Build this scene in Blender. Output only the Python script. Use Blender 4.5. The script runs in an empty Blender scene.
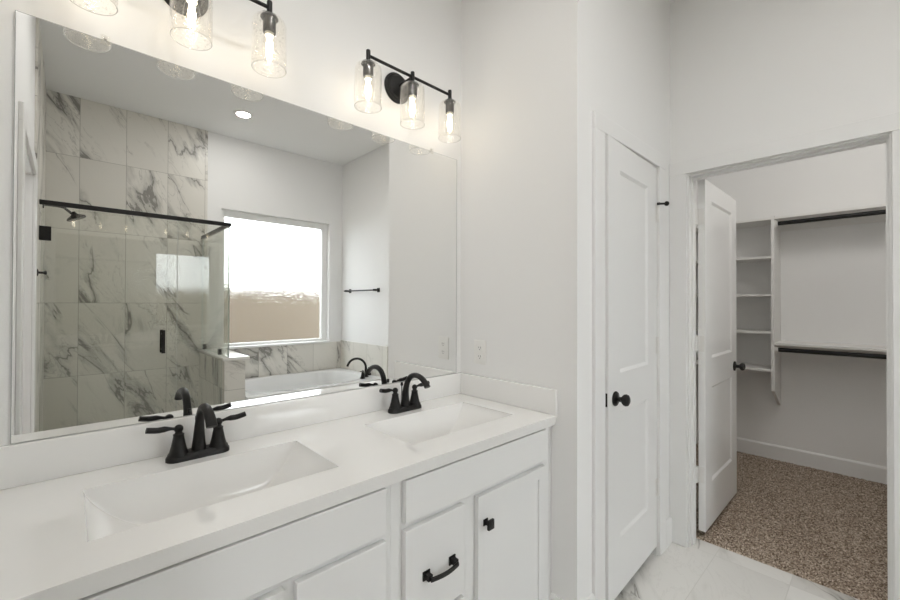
import bpy, bmesh, math, random
from mathutils import Vector, Matrix
random.seed(7)
PI = math.pi
sc = bpy.context.scene
COL = sc.collection

# ------------------------------------------------------------------ camera, sky, exposure
CAMZ = 1.325
yaw, pitch, roll = 0.8165, 0.0076, 0.0031
Fh = Vector((math.cos(yaw), math.sin(yaw), 0)); Rr = Vector((math.sin(yaw), -math.cos(yaw), 0)); Uu = Vector((0, 0, 1))
Fw = Fh * math.cos(pitch) + Uu * math.sin(pitch); Up = Uu * math.cos(pitch) - Fh * math.sin(pitch)
R2 = Rr * math.cos(roll) + Up * math.sin(roll); U2 = Up * math.cos(roll) - Rr * math.sin(roll)
cam = bpy.data.cameras.new('camera'); camo = bpy.data.objects.new('camera', cam); COL.objects.link(camo)
mw = Matrix.Identity(4)
for i in range(3):
    mw[i][0] = R2[i]; mw[i][1] = U2[i]; mw[i][2] = -Fw[i]
mw[0][3], mw[1][3], mw[2][3] = 0, 0, CAMZ
camo.matrix_world = mw
cam.sensor_fit = 'HORIZONTAL'; cam.sensor_width = 36.0; cam.lens = 406.75 * 36 / 900
cam.clip_start = 0.01; cam.clip_end = 200
sc.camera = camo

W = bpy.data.worlds.new('sky'); sc.world = W; W.use_nodes = True
bg = W.node_tree.nodes['Background']
bg.inputs['Color'].default_value = (0.93, 0.97, 1.0, 1); bg.inputs['Strength'].default_value = 6.8

VS = sc.view_settings
VS.view_transform = 'Standard'; VS.look = 'None'; VS.gamma = 1; VS.use_curve_mapping = False
VS.exposure = 0.21
sc.cycles.max_bounces = 14; sc.cycles.diffuse_bounces = 8; sc.cycles.glossy_bounces = 8
sc.cycles.transmission_bounces = 10; sc.cycles.transparent_max_bounces = 24
sc.cycles.sample_clamp_indirect = 6.0; sc.cycles.use_denoising = True
sc.cycles.caustics_reflective = True; sc.cycles.caustics_refractive = True
BULB_W, CLOSET_W, FILL_L, DOWN_W = 0.235, 10.0, 32.0, 5.2

# ------------------------------------------------------------------ materials
def principled(name, col, rough=0.5, metal=0.0, spec=0.5, coat=0.0):
    m = bpy.data.materials.new(name); m.use_nodes = True
    b = m.node_tree.nodes['Principled BSDF']
    b.inputs['Base Color'].default_value = (*col, 1); b.inputs['Roughness'].default_value = rough
    b.inputs['Metallic'].default_value = metal; b.inputs['Specular IOR Level'].default_value = spec
    b.inputs['Coat Weight'].default_value = coat
    return m
def N(m, t, **kw):
    n = m.node_tree.nodes.new(t)
    for k, v in kw.items():
        if k in n.inputs: n.inputs[k].default_value = v
        else: setattr(n, k, v)
    return n
def L(m, a, b): m.node_tree.links.new(a, b)
def add_bump(m, scale, strength, dist=0.002, detail=3):
    b = m.node_tree.nodes['Principled BSDF']
    tc = N(m, 'ShaderNodeTexCoord'); no = N(m, 'ShaderNodeTexNoise', Scale=scale, Detail=detail)
    bu = N(m, 'ShaderNodeBump', Strength=strength, Distance=dist)
    L(m, tc.outputs['Object'], no.inputs['Vector']); L(m, no.outputs['Fac'], bu.inputs['Height']); L(m, bu.outputs['Normal'], b.inputs['Normal'])
    return m
def tint_noise(m, c1, c2, scale, detail=2):
    b = m.node_tree.nodes['Principled BSDF']
    tc = N(m, 'ShaderNodeTexCoord'); no = N(m, 'ShaderNodeTexNoise', Scale=scale, Detail=detail)
    cr = N(m, 'ShaderNodeValToRGB'); cr.color_ramp.elements[0].position = 0.35; cr.color_ramp.elements[1].position = 0.65
    cr.color_ramp.elements[0].color = (*c1, 1); cr.color_ramp.elements[1].color = (*c2, 1)
    L(m, tc.outputs['Object'], no.inputs['Vector']); L(m, no.outputs['Fac'], cr.inputs['Fac']); L(m, cr.outputs['Color'], b.inputs['Base Color'])
    return m
M = {}
M['wall'] = add_bump(principled('wall paint', (0.81, 0.806, 0.797), 0.7, spec=0.3), 260, 0.25, 0.0012)
M['ceiling'] = add_bump(principled('ceiling paint', (0.85, 0.848, 0.84), 0.9, spec=0.1), 200, 0.2, 0.001)
M['trim'] = principled('trim enamel', (0.79, 0.787, 0.778), 0.35)
M['cabinet'] = add_bump(principled('cabinet lacquer', (0.735, 0.733, 0.724), 0.32), 40, 0.02)
M['counter'] = principled('cultured marble', (0.83, 0.82, 0.795), 0.10, spec=0.5, coat=0.3)
tint_noise(M['counter'], (0.825, 0.818, 0.802), (0.815, 0.807, 0.79), 6)
M['bronze'] = principled('dark bronze', (0.018, 0.016, 0.014), 0.42, spec=0.3)
tint_noise(M['bronze'], (0.006, 0.0055, 0.005), (0.012, 0.011, 0.010), 60)
M['black'] = principled('matte black metal', (0.012, 0.011, 0.010), 0.42, spec=0.35)
tint_noise(M['black'], (0.006, 0.0057, 0.0054), (0.011, 0.0105, 0.010), 90)
M['plastic'] = principled('white plastic', (0.80, 0.79, 0.765), 0.4)
M['slot'] = principled('dark slot', (0.05, 0.05, 0.05), 0.6)
M['acrylic'] = principled('tub acrylic', (0.74, 0.74, 0.735), 0.12, spec=0.5)
M['shelf'] = principled('shelf paint', (0.76, 0.75, 0.73), 0.5)
M['chrome'] = principled('brushed nickel', (0.65, 0.64, 0.62), 0.3, metal=1.0)
M['hinge'] = principled('painted hinge', (0.74, 0.73, 0.71), 0.4)
M['silver'] = principled('mirror silver', (0.93, 0.935, 0.93), 0.0, metal=1.0)
M['mirror_edge_shade'] = principled('mirror edge with painted gap shade', (0.10, 0.105, 0.10), 0.3)  # right edge strip coloured dark to stand for the shadow gap there
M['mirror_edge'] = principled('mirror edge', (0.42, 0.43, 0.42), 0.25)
M['fence'] = principled('fence wood', (0.114, 0.090, 0.064), 0.85)
M['dirt'] = tint_noise(principled('bare ground', (0.25, 0.2, 0.14), 0.95), (0.2, 0.16, 0.11), (0.3, 0.25, 0.18), 3)
M['vinyl'] = principled('window vinyl', (0.83, 0.83, 0.82), 0.35)

def glass_mat(name, tint, ior=1.45, rough=0.0, bump=None, glossy=(1, 1, 1)):
    m = bpy.data.materials.new(name); m.use_nodes = True; nt = m.node_tree; nt.nodes.clear()
    out = N(m, 'ShaderNodeOutputMaterial'); mix = N(m, 'ShaderNodeMixShader')
    tr = N(m, 'ShaderNodeBsdfTransparent', Color=(*tint, 1)); gl = N(m, 'ShaderNodeBsdfGlossy', Color=(*glossy, 1), Roughness=rough)
    fr = N(m, 'ShaderNodeLayerWeight', Blend=0.5)          # Schlick's curve, the same from both sides of the pane
    pw = N(m, 'ShaderNodeMath', operation='POWER'); pw.inputs[1].default_value = 5.0
    f0 = ((ior - 1) / (ior + 1)) ** 2
    ma = N(m, 'ShaderNodeMath', operation='MULTIPLY_ADD'); ma.inputs[1].default_value = 1 - f0; ma.inputs[2].default_value = f0
    L(m, fr.outputs['Facing'], pw.inputs[0]); L(m, pw.outputs[0], ma.inputs[0])
    L(m, ma.outputs[0], mix.inputs[0]); L(m, tr.outputs[0], mix.inputs[1]); L(m, gl.outputs[0], mix.inputs[2]); L(m, mix.outputs[0], out.inputs[0])
    if bump:
        tc = N(m, 'ShaderNodeTexCoord'); vo = N(m, 'ShaderNodeTexNoise', Scale=bump[0], Detail=2); bu = N(m, 'ShaderNodeBump', Strength=bump[1], Distance=0.002)
        L(m, tc.outputs['Object'], vo.inputs['Vector']); L(m, vo.outputs['Fac'], bu.inputs['Height'])
        L(m, bu.outputs['Normal'], fr.inputs['Normal']); L(m, bu.outputs['Normal'], gl.inputs['Normal'])
    return m
M['shower_glass'] = glass_mat('shower glass', (0.925, 0.932, 0.912), 1.52)
M['glass_edge_dark'] = principled('dark glass corner edge', (0.10, 0.13, 0.125), 0.25)  # darker colour for the panel edge at the enclosure corner
M['glass_edge'] = principled('polished glass edge', (0.62, 0.68, 0.65), 0.1)  # pale colour stands in for the bright reflection along polished edges
def seeded_mat():
    m = glass_mat('seeded glass', (0.992, 0.988, 0.978), 1.5, 0.03, (110, 0.8)); nt = m.node_tree
    out = next(n for n in nt.nodes if n.type == 'OUTPUT_MATERIAL'); base = out.inputs[0].links[0].from_socket
    tc = N(m, 'ShaderNodeTexCoord'); no = N(m, 'ShaderNodeTexNoise', Scale=150, Detail=1)
    mr = N(m, 'ShaderNodeMapRange'); mr.inputs['From Min'].default_value = 0.60; mr.inputs['From Max'].default_value = 0.72; mr.inputs['To Min'].default_value = 0.015; mr.inputs['To Max'].default_value = 0.16
    tl = N(m, 'ShaderNodeBsdfTranslucent', Color=(0.85, 0.83, 0.79, 1)); df = N(m, 'ShaderNodeBsdfDiffuse', Color=(0.80, 0.78, 0.74, 1)); ad = N(m, 'ShaderNodeMixShader'); mx = N(m, 'ShaderNodeMixShader')
    L(m, tc.outputs['Object'], no.inputs['Vector']); L(m, no.outputs['Fac'], mr.inputs['Value']); L(m, mr.outputs[0], mx.inputs[0])
    L(m, tl.outputs[0], ad.inputs[1]); L(m, df.outputs[0], ad.inputs[2]); L(m, base, mx.inputs[1]); L(m, ad.outputs[0], mx.inputs[2]); L(m, mx.outputs[0], out.inputs[0])
    return m
M['seeded'] = seeded_mat()
M['lip'] = principled('glass lip with painted glint', (0.66, 0.65, 0.63), 0.08, spec=0.8); M['lip'].node_tree.nodes['Principled BSDF'].inputs['Alpha'].default_value = 0.75  # whitish colour paints in the light that the rim catches
M['bulb_glass'] = glass_mat('bulb glass', (0.995, 0.985, 0.965), 1.35, 0.02)

def obscure_glass():
    m = bpy.data.materials.new('obscure rain glass'); m.use_nodes = True; nt = m.node_tree; nt.nodes.clear()
    out = N(m, 'ShaderNodeOutputMaterial'); mix = N(m, 'ShaderNodeMixShader'); mix.inputs[0].default_value = 0.75
    tr = N(m, 'ShaderNodeBsdfTransparent', Color=(0.97, 0.98, 0.98, 1)); rf = N(m, 'ShaderNodeBsdfRefraction', Color=(0.97, 0.98, 0.98, 1), Roughness=0.05, IOR=1.25)
    tc = N(m, 'ShaderNodeTexCoord'); no = N(m, 'ShaderNodeTexNoise', Scale=62, Detail=1.5); bu = N(m, 'ShaderNodeBump', Strength=1.0, Distance=0.0085)
    L(m, tc.outputs['Object'], no.inputs['Vector']); L(m, no.outputs['Fac'], bu.inputs['Height']); L(m, bu.outputs['Normal'], rf.inputs['Normal'])
    gl = N(m, 'ShaderNodeBsdfGlossy', Roughness=0.1); mx2 = N(m, 'ShaderNodeMixShader'); mx2.inputs[0].default_value = 0.04
    L(m, tr.outputs[0], mix.inputs[1]); L(m, rf.outputs[0], mix.inputs[2])
    L(m, mix.outputs[0], mx2.inputs[1]); L(m, gl.outputs[0], mx2.inputs[2]); L(m, mx2.outputs[0], out.inputs[0])
    return m
M['obscure'] = obscure_glass()

def emit(name, col, s):
    m = bpy.data.materials.new(name); m.use_nodes = True; nt = m.node_tree; nt.nodes.clear()
    out = N(m, 'ShaderNodeOutputMaterial'); e = N(m, 'ShaderNodeEmission', Color=(*col, 1), Strength=s); L(m, e.outputs[0], out.inputs[0])
    return m
M['filament'] = emit('glowing filament', (1.0, 0.86, 0.66), 22)
M['led'] = emit('led lens', (1.0, 0.97, 0.92), 6)
M['ceramic_glow'] = principled('bulb neck', (0.85, 0.82, 0.72), 0.4)

def marble(name, axes, tw, th, off=(0, 0), stagger=0.0, base=((0.655, 0.632, 0.58), (0.72, 0.697, 0.645)), rough=0.34, vein=1.0, ang=0.9, grout_col=(0.36, 0.345, 0.31), hairs=0.42):
    """tiles tw x th laid in the plane of two object axes, each tile cut from another part of the stone"""
    m = bpy.data.materials.new(name); m.use_nodes = True; b = m.node_tree.nodes['Principled BSDF']
    tc = N(m, 'ShaderNodeTexCoord'); sp = N(m, 'ShaderNodeSeparateXYZ'); L(m, tc.outputs['Object'], sp.inputs[0])
    def mth(op, a, c=None):
        n = N(m, 'ShaderNodeMath', operation=op)
        for i, v in enumerate((a, c)):
            if v is None: continue
            if isinstance(v, (int, float)): n.inputs[i].default_value = v
            else: L(m, v, n.inputs[i])
        return n.outputs[0]
    A = mth('SUBTRACT', sp.outputs[axes[0]], off[0]); B = mth('SUBTRACT', sp.outputs[axes[1]], off[1])
    row = mth('FLOOR', mth('DIVIDE', B, th))
    if stagger: A = mth('ADD', A, mth('MULTIPLY', mth('MODULO', mth('ABSOLUTE', row), 2.0), stagger * tw))
    col = mth('FLOOR', mth('DIVIDE', A, tw))
    fa = mth('SUBTRACT', A, mth('MULTIPLY', col, tw)); fb = mth('SUBTRACT', B, mth('MULTIPLY', row, th))
    ea = mth('MINIMUM', fa, mth('SUBTRACT', tw, fa)); eb = mth('MINIMUM', fb, mth('SUBTRACT', th, fb))
    grout = mth('LESS_THAN', mth('MINIMUM', ea, eb), 0.0016)
    cid = N(m, 'ShaderNodeCombineXYZ'); L(m, col, cid.inputs[0]); L(m, row, cid.inputs[1]); cid.inputs[2].default_value = off[0] * 13 + off[1] * 7 + 3
    wn = N(m, 'ShaderNodeTexWhiteNoise'); wn.noise_dimensions = '3D'; L(m, cid.outputs[0], wn.inputs['Vector'])
    sw = N(m, 'ShaderNodeSeparateColor'); L(m, wn.outputs['Color'], sw.inputs[0])
    # local stone coordinate, turned so that veins run steeply, shifted per tile
    rotv = N(m, 'ShaderNodeCombineXYZ'); L(m, A, rotv.inputs[0]); L(m, B, rotv.inputs[1])
    vr = N(m, 'ShaderNodeVectorRotate'); vr.rotation_type = 'Z_AXIS'; vr.inputs['Angle'].default_value = ang; L(m, rotv.outputs[0], vr.inputs['Vector'])
    ms = N(m, 'ShaderNodeVectorMath', operation='MULTIPLY'); ms.inputs[1].default_value = (0.55, 1.9, 1); L(m, vr.outputs[0], ms.inputs[0])
    sh = N(m, 'ShaderNodeVectorMath', operation='SCALE'); sh.inputs['Scale'].default_value = 37.0; L(m, wn.outputs['Color'], sh.inputs[0])
    ad = N(m, 'ShaderNodeVectorMath', operation='ADD'); L(m, ms.outputs[0], ad.inputs[0]); L(m, sh.outputs[0], ad.inputs[1])
    n1 = N(m, 'ShaderNodeTexNoise', Scale=1.15, Detail=6, Roughness=0.55, Distortion=0.7); L(m, ad.outputs[0], n1.inputs['Vector'])
    n2 = N(m, 'ShaderNodeTexNoise', Scale=3.0, Detail=6, Roughness=0.6, Distortion=1.2); L(m, ad.outputs[0], n2.inputs['Vector'])
    n3 = N(m, 'ShaderNodeTexNoise', Scale=1.6, Detail=3); L(m, ad.outputs[0], n3.inputs['Vector'])
    d1 = mth('ABSOLUTE', mth('SUBTRACT', n1.outputs['Fac'], 0.5)); d2 = mth('ABSOLUTE', mth('SUBTRACT', n2.outputs['Fac'], 0.5))
    def ramp(v, p0, p1, hi, lo):
        r = N(m, 'ShaderNodeMapRange'); r.interpolation_type = 'SMOOTHSTEP'
        r.inputs['From Min'].default_value = p0; r.inputs['From Max'].default_value = p1; r.inputs['To Min'].default_value = hi; r.inputs['To Max'].default_value = lo
        L(m, v, r.inputs['Value']); return r.outputs[0]
    mask = ramp(n3.outputs['Fac'], 0.38, 0.53, 0.0, 1.0)
    thin = mth('MULTIPLY', ramp(d1, 0.0, 0.012, 0.85, 0.0), mask)
    wide = mth('MULTIPLY', ramp(d1, 0.0, 0.07, 0.6, 0.0), ramp(n3.outputs['Fac'], 0.45, 0.57, 0.0, 1.0))
    hair = mth('MULTIPLY', ramp(d2, 0.0, 0.014, hairs, 0.0), mask)
    v = mth('MULTIPLY', mth('MINIMUM', mth('ADD', mth('ADD', thin, wide), hair), 1.0), vein)
    bm_ = N(m, 'ShaderNodeMix'); bm_.data_type = 'RGBA'; L(m, sw.outputs[0], bm_.inputs[0])
    bm_.inputs[6].default_value = (*base[0], 1); bm_.inputs[7].default_value = (*base[1], 1)
    vm = N(m, 'ShaderNodeMix'); vm.data_type = 'RGBA'; L(m, v, vm.inputs[0]); L(m, bm_.outputs[2], vm.inputs[6]); vm.inputs[7].default_value = (0.235, 0.225, 0.205, 1)
    gm = N(m, 'ShaderNodeMix'); gm.data_type = 'RGBA'; L(m, grout, gm.inputs[0]); L(m, vm.outputs[2], gm.inputs[6]); gm.inputs[7].default_value = (*grout_col, 1)
    L(m, gm.outputs[2], b.inputs['Base Color'])
    rr = N(m, 'ShaderNodeMapRange'); rr.inputs['To Min'].default_value = rough; rr.inputs['To Max'].default_value = 0.8; L(m, grout, rr.inputs['Value']); L(m, rr.outputs[0], b.inputs['Roughness'])
    return m
BACKY, LEFTX = -1.669, -0.149
M['tile_back'] = marble('shower tile', (0, 2), 0.3055, 0.607, (0.064, 2.531 - 0.607 * 4), ang=1.08)
M['tile_side'] = marble('side tile', (1, 2), 0.3055, 0.607, (BACKY, 2.531 - 0.607 * 4), ang=0.95)
M['tile_band'] = marble('tub surround tile', (0, 2), 0.305, 0.61, (1.19, 0.3), ang=0.9)
M['tile_end'] = marble('tub end tile', (1, 2), 0.305, 0.61, (BACKY, 0.3), vein=0.6, ang=0.8)
M['tile_half'] = marble('half wall tile', (0, 2), 0.305, 0.30, (0.90, 0.0), vein=0.6, ang=0.6)
M['tile_half_side'] = marble('half wall side tile', (1, 2), 0.305, 0.607, (BACKY, 0.0), ang=1.3)
M['tile_floor'] = marble('floor tile', (0, 1), 0.61, 0.305, (2.492 - 0.61 * 6, 0.0), 0.0, base=((0.66, 0.645, 0.615), (0.75, 0.735, 0.705)), rough=0.22, vein=0.8, ang=2.6, grout_col=(0.54, 0.525, 0.495), hairs=0.12)
M['cap'] = principled('stone cap', (0.76, 0.745, 0.71), 0.15); tint_noise(M['cap'], (0.70, 0.685, 0.65), (0.78, 0.765, 0.73), 9)

def carpet_mat():
    m = principled('carpet pile', (0.3, 0.24, 0.19), 1.0, spec=0.05); b = m.node_tree.nodes['Principled BSDF']
    tc = N(m, 'ShaderNodeTexCoord'); v = N(m, 'ShaderNodeTexVoronoi', Scale=170); L(m, tc.outputs['Object'], v.inputs['Vector'])
    sx = N(m, 'ShaderNodeSeparateColor'); L(m, v.outputs['Color'], sx.inputs[0])
    cr = N(m, 'ShaderNodeValToRGB'); e = cr.color_ramp.elements
    e[0].position = 0.0; e[0].color = (0.10, 0.07, 0.05, 1); e[1].position = 1.0; e[1].color = (0.66, 0.56, 0.46, 1)
    for p, c in ((0.25, (0.22, 0.165, 0.125)), (0.55, (0.34, 0.275, 0.22)), (0.8, (0.48, 0.40, 0.325))):
        q = e.new(p); q.color = (*c, 1)
    L(m, sx.outputs[0], cr.inputs['Fac']); L(m, cr.outputs['Color'], b.inputs['Base Color'])
    return m
M['carpet'] = carpet_mat()

# ------------------------------------------------------------------ helpers
def wloc(o):
    v = Vector((0, 0, 0))
    while o: v = v + o.location; o = o.parent
    return v
def obj(name, bm, mat, parent=None, smooth=False, angle=40, at=None):
    """links a bmesh, drawn in world coordinates, as ONE mesh object"""
    org = wloc(parent) if parent else (Vector(at) if at else Vector((0, 0, 0)))
    bmesh.ops.recalc_face_normals(bm, faces=bm.faces)
    if org.length: bmesh.ops.translate(bm, verts=bm.verts, vec=-org)
    me = bpy.data.meshes.new(name); bm.to_mesh(me); bm.free()
    for mt in (mat if isinstance(mat, (list, tuple)) else [mat]): me.materials.append(mt)
    if smooth:
        for p in me.polygons: p.use_smooth = True
        me.set_sharp_from_angle(angle=math.radians(angle))
    o = bpy.data.objects.new(name, me); COL.objects.link(o)
    if parent: o.parent = parent
    elif at: o.location = at
    return o
def tag(o, label, cat, group=None):
    o['label'] = label; o['category'] = cat
    if group: o['group'] = group
    return o
def thing(name, label, cat, loc, group=None, kind=None):
    o = bpy.data.objects.new(name, None); o.empty_display_size = 0.05; COL.objects.link(o); o.location = loc
    if label: tag(o, label, cat, group)
    if kind: o['kind'] = kind
    return o
def struct(name, bm, mat, parent=None, **k):
    o = obj(name, bm, mat, parent, **k)
    if not parent: o['kind'] = 'structure'
    return o
def copy_tree(o, parent=None):
    c = o.copy(); COL.objects.link(c); c.parent = parent
    for ch in list(o.children):
        if ch.type == 'LIGHT' or ch.type in ('MESH', 'EMPTY'): copy_tree(ch, c)
    return c
def NB(): return bmesh.new()
def box(bm, x0, y0, z0, x1, y1, z1, bev=0.0, seg=2, mi=0):
    r = bmesh.ops.create_cube(bm, size=1)
    vs = r['verts']
    for v in vs:
        v.co = Vector(((x0 + x1) / 2 + v.co.x * (x1 - x0), (y0 + y1) / 2 + v.co.y * (y1 - y0), (z0 + z1) / 2 + v.co.z * (z1 - z0)))
    fs = {f for v in vs for f in v.link_faces}
    for f in fs: f.material_index = mi
    if bev > 0:
        es = list({e for v in vs for e in v.link_edges})
        bmesh.ops.bevel(bm, geom=es, offset=bev, segments=seg, profile=0.5, affect='EDGES')
    return bm
def lathe(bm, prof, c, axis='Z', n=32, closed=False):
    """prof = [(r, h), ...] turned about an axis through c"""
    c = Vector(c); rings = []
    ex, ey, ez = {'Z': ((1, 0, 0), (0, 1, 0), (0, 0, 1)), 'Y': ((1, 0, 0), (0, 0, 1), (0, -1, 0)), 'X': ((0, 1, 0), (0, 0, 1), (1, 0, 0))}[axis]
    ex, ey, ez = Vector(ex), Vector(ey), Vector(ez)
    for r, hh in prof:
        if r < 1e-6: rings.append([bm.verts.new(c + ez * hh)])
        else: rings.append([bm.verts.new(c + ex * (r * math.cos(2 * PI * i / n)) + ey * (r * math.sin(2 * PI * i / n)) + ez * hh) for i in range(n)])
    pairs = list(zip(rings[:-1], rings[1:])) + ([(rings[-1], rings[0])] if closed else [])
    for a, b in pairs:
        for i in range(n):
            j = (i + 1) % n
            q = [a[i % len(a)], a[j % len(a)], b[j % len(b)], b[i % len(b)]]
            u = []
            for v in q:
                if v not in u: u.append(v)
            if len(u) >= 3: bm.faces.new(u)
    return bm
def capped(prof): return [(0, prof[0][1])] + list(prof) + [(0, prof[-1][1])]
def tube(bm, pts, rad, n=14, flat=None, up=None):
    """sweep along pts; rad = number or list; flat = list of (a, b) half-axes instead of circles"""
    pts = [Vector(p) for p in pts]; k = len(pts); rings = []
    ref = Vector(up) if up else None
    for i, p in enumerate(pts):
        t = (pts[min(i + 1, k - 1)] - pts[max(i - 1, 0)]).normalized()
        if ref is None or abs(ref.dot(t)) > 0.98:
            ref = Vector((0, 0, 1)) if abs(t.z) < 0.9 else Vector((1, 0, 0))
        s = t.cross(ref).normalized(); u = s.cross(t).normalized()
        if up is None: ref = u
        a, b = flat[i] if flat else ((rad[i], rad[i]) if isinstance(rad, (list, tuple)) else (rad, rad))
        rings.append([bm.verts.new(p + s * (a * math.cos(2 * PI * q / n)) + u * (b * math.sin(2 * PI * q / n))) for q in range(n)])
    for A, B in zip(rings[:-1], rings[1:]):
        for i in range(n): bm.faces.new((A[i], A[(i + 1) % n], B[(i + 1) % n], B[i]))
    bm.faces.new(rings[0][::-1]); bm.faces.new(rings[-1])
    return bm
def prism(bm, pts2, plane, d0, d1):
    """extrude a polygon; plane 'XZ' -> depth along y, 'YZ' -> along x, 'XY' -> along z"""
    def P(a, b, d): return {'XZ': (a, d, b), 'YZ': (d, a, b), 'XY': (a, b, d)}[plane]
    A = [bm.verts.new(P(a, b, d0)) for a, b in pts2]; B = [bm.verts.new(P(a, b, d1)) for a, b in pts2]
    n = len(A); bm.faces.new(A); bm.faces.new(B[::-1])
    for i in range(n): bm.faces.new((A[i], A[(i + 1) % n], B[(i + 1) % n], B[i]))
    return bm
def wall_with_hole(bm, plane, a0, a1, z0, z1, d0, d1, hole):
    h0, h1, hz0, hz1 = hole
    def bx(p, q, r, s):
        if q - p < 1e-6 or s - r < 1e-6: return
        if plane == 'X': box(bm, d0, p, r, d1, q, s)
        else: box(bm, p, d0, r, q, d1, s)
    bx(a0, h0, z0, z1); bx(h1, a1, z0, z1); bx(h0, h1, z0, hz0); bx(h0, h1, hz1, z1)
    bmesh.ops.remove_doubles(bm, verts=bm.verts, dist=1e-6)
    return bm

# ------------------------------------------------------------------ measured layout (metres; camera stands over the origin)
WY, X1, DY, XC, XB, HC = 1.469, 1.455, 0.82, 2.474, 4.397, 3.028
T = 0.12
CTZ, CTF, BSZ = 0.872, 0.905, 0.976
OPY0, OPY1, OPZ = -0.026, 0.732, 2.035            # closet doorway
LX0, LX1, LZ = 1.662, 2.272, 2.048                # linen door opening
WX0, WX1, WZ0, WZ1 = 1.130, 2.307, 0.85, 2.282    # window opening
EY0, EY1, EZ = -0.36, 0.49, 2.045                 # doorway behind the camera
CY0, CY1 = -0.75, 1.22                            # closet depth in y

# ------------------------------------------------------------------ structure
bm = NB(); box(bm, LEFTX - T, BACKY - 0.15, -0.1, XC + T + 0.006, WY + T, 0.0); struct('floor', bm, M['tile_floor'])
bm = NB(); box(bm, LEFTX - T, BACKY - 0.15, HC, XC + T, WY + T, HC + 0.1); struct('ceiling', bm, M['ceiling'])
bm = NB(); box(bm, LEFTX - T, WY, 0, XC, WY + T, HC); struct('wall_mirror', bm, M['wall'])
bm = NB(); box(bm, X1, DY + T, 0, X1 + T, WY, HC); struct('wall_outlet', bm, M['wall'])
bm = NB(); wall_with_hole(bm, 'Y', X1, XC, 0, HC, DY, DY + T, (LX0, LX1, 0, LZ)); struct('wall_linen', bm, M['wall'])
bm = NB(); wall_with_hole(bm, 'X', BACKY - T, WY + T, 0, HC, XC, XC + T, (OPY0, OPY1, 0, OPZ)); struct('wall_closet', bm, M['wall'])
bm = NB(); wall_with_hole(bm, 'Y', LEFTX - T, XC, 0, HC, BACKY - T, BACKY, (WX0, WX1, WZ0, WZ1)); struct('wall_window', bm, M['wall'])
bm = NB(); wall_with_hole(bm, 'X', BACKY, WY, 0, HC, LEFTX - T, LEFTX, (EY0, EY1, 0, EZ)); struct('wall_entry', bm, M['wall'])
# closet shell
bm = NB(); box(bm, XB, CY0 - T, 0, XB + T, CY1 + T, HC); struct('wall_back', bm, M['wall'])
bm = NB(); box(bm, XC + T, CY1, 0, XB, CY1 + T, HC); struct('wall_left', bm, M['wall'])
bm = NB(); box(bm, XC + T, CY0 - T, 0, XB, CY0, HC); struct('wall_right', bm, M['wall'])
bm = NB(); box(bm, XC + T, CY0 - T, HC, XB + T, CY1 + T, HC + 0.1); struct('ceiling_closet', bm, M['ceiling'])
bm = NB(); box(bm, XC + T + 0.006, CY0 - T, -0.1, XB + T, CY1 + T, -0.004); struct('floor_closet', bm, M['shelf'])
# closet carpet: a dense tufted sheet
bm = NB(); step = 0.0075; x0, x1, y0, y1 = XC + T + 0.006, XB, CY0, CY1
nx, ny = int((x1 - x0) / step), int((y1 - y0) / step); grid = []
for i in range(nx + 1):
    row = []
    for j in range(ny + 1):
        e = i in (0, nx) or j in (0, ny)
        row.append(bm.verts.new((x0 + (x1 - x0) * i / nx + (0 if e else random.uniform(-.0025, .0025)), y0 + (y1 - y0) * j / ny + (0 if e else random.uniform(-.0025, .0025)), (0.004 if i else -0.003) + (0 if e else random.uniform(-.003, .005)))))
    grid.append(row)
for i in range(nx):
    for j in range(ny): bm.faces.new((grid[i][j], grid[i + 1][j], grid[i + 1][j + 1], grid[i][j + 1]))
o = obj('carpet', bm, M['carpet'], smooth=True, angle=180); o['kind'] = 'stuff'; tag(o, 'speckled brown carpet covering the walk-in closet floor', 'carpet')

# hall beyond the doorway behind the camera
bm = NB(); box(bm, -3.2, -1.8, -0.1, LEFTX - T, 1.8, 0); struct('floor_hall', bm, M['carpet'])
bm = NB(); box(bm, -3.2, -1.8, HC, LEFTX - T, 1.8, HC + 0.1); struct('ceiling_hall', bm, M['ceiling'])
bm = NB(); box(bm, -3.32, -1.92, 0, -3.2, 1.92, HC); struct('wall_hall_far', bm, M['wall'])
bm = NB(); box(bm, -3.2, 1.8, 0, LEFTX - T, 1.92, HC); struct('wall_hall_north', bm, M['wall'])
bm = NB(); box(bm, -3.2, -1.92, 0, LEFTX - T, -1.8, HC); struct('wall_hall_south', bm, M['wall'])

# baseboards
def base_x(name, x0, x1, y, side, h=0.14, t=0.014):
    bm = NB(); a, b = (y - t, y) if side < 0 else (y, y + t)
    ins = b if side < 0 else a; o_ = a if side < 0 else b
    prism(bm, [(ins, 0), (o_, 0), (o_, h - 0.012), (o_ + (ins - o_) * 0.5, h), (ins, h)], 'YZ', x0, x1); struct(name, bm, M['trim'])
def base_y(name, y0, y1, x, side, h=0.14, t=0.014):
    bm = NB(); o_ = x + side * t
    prism(bm, [(x, 0), (o_, 0), (o_, h - 0.012), (o_ + (x - o_) * 0.5, h), (x, h)], 'XZ', y0, y1); struct(name, bm, M['trim'])
base_y('baseboard_outlet', DY, 0.94, X1, -1)
base_x('baseboard_linen_left', X1 - 0.014, LX0 - 0.09, DY, -1)
base_x('baseboard_linen_right', LX1 + 0.095, XC, DY, -1)
base_y('baseboard_closet_back', CY0, CY1, XB, -1, 0.128)
base_x('baseboard_closet_left', XC + T, XB, CY1, -1, 0.128)
base_x('baseboard_closet_right', XC + T, XB, CY0, 1, 0.128)
base_y('baseboard_towel', -0.70, OPY0 - 0.095, XC, -1)

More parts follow.
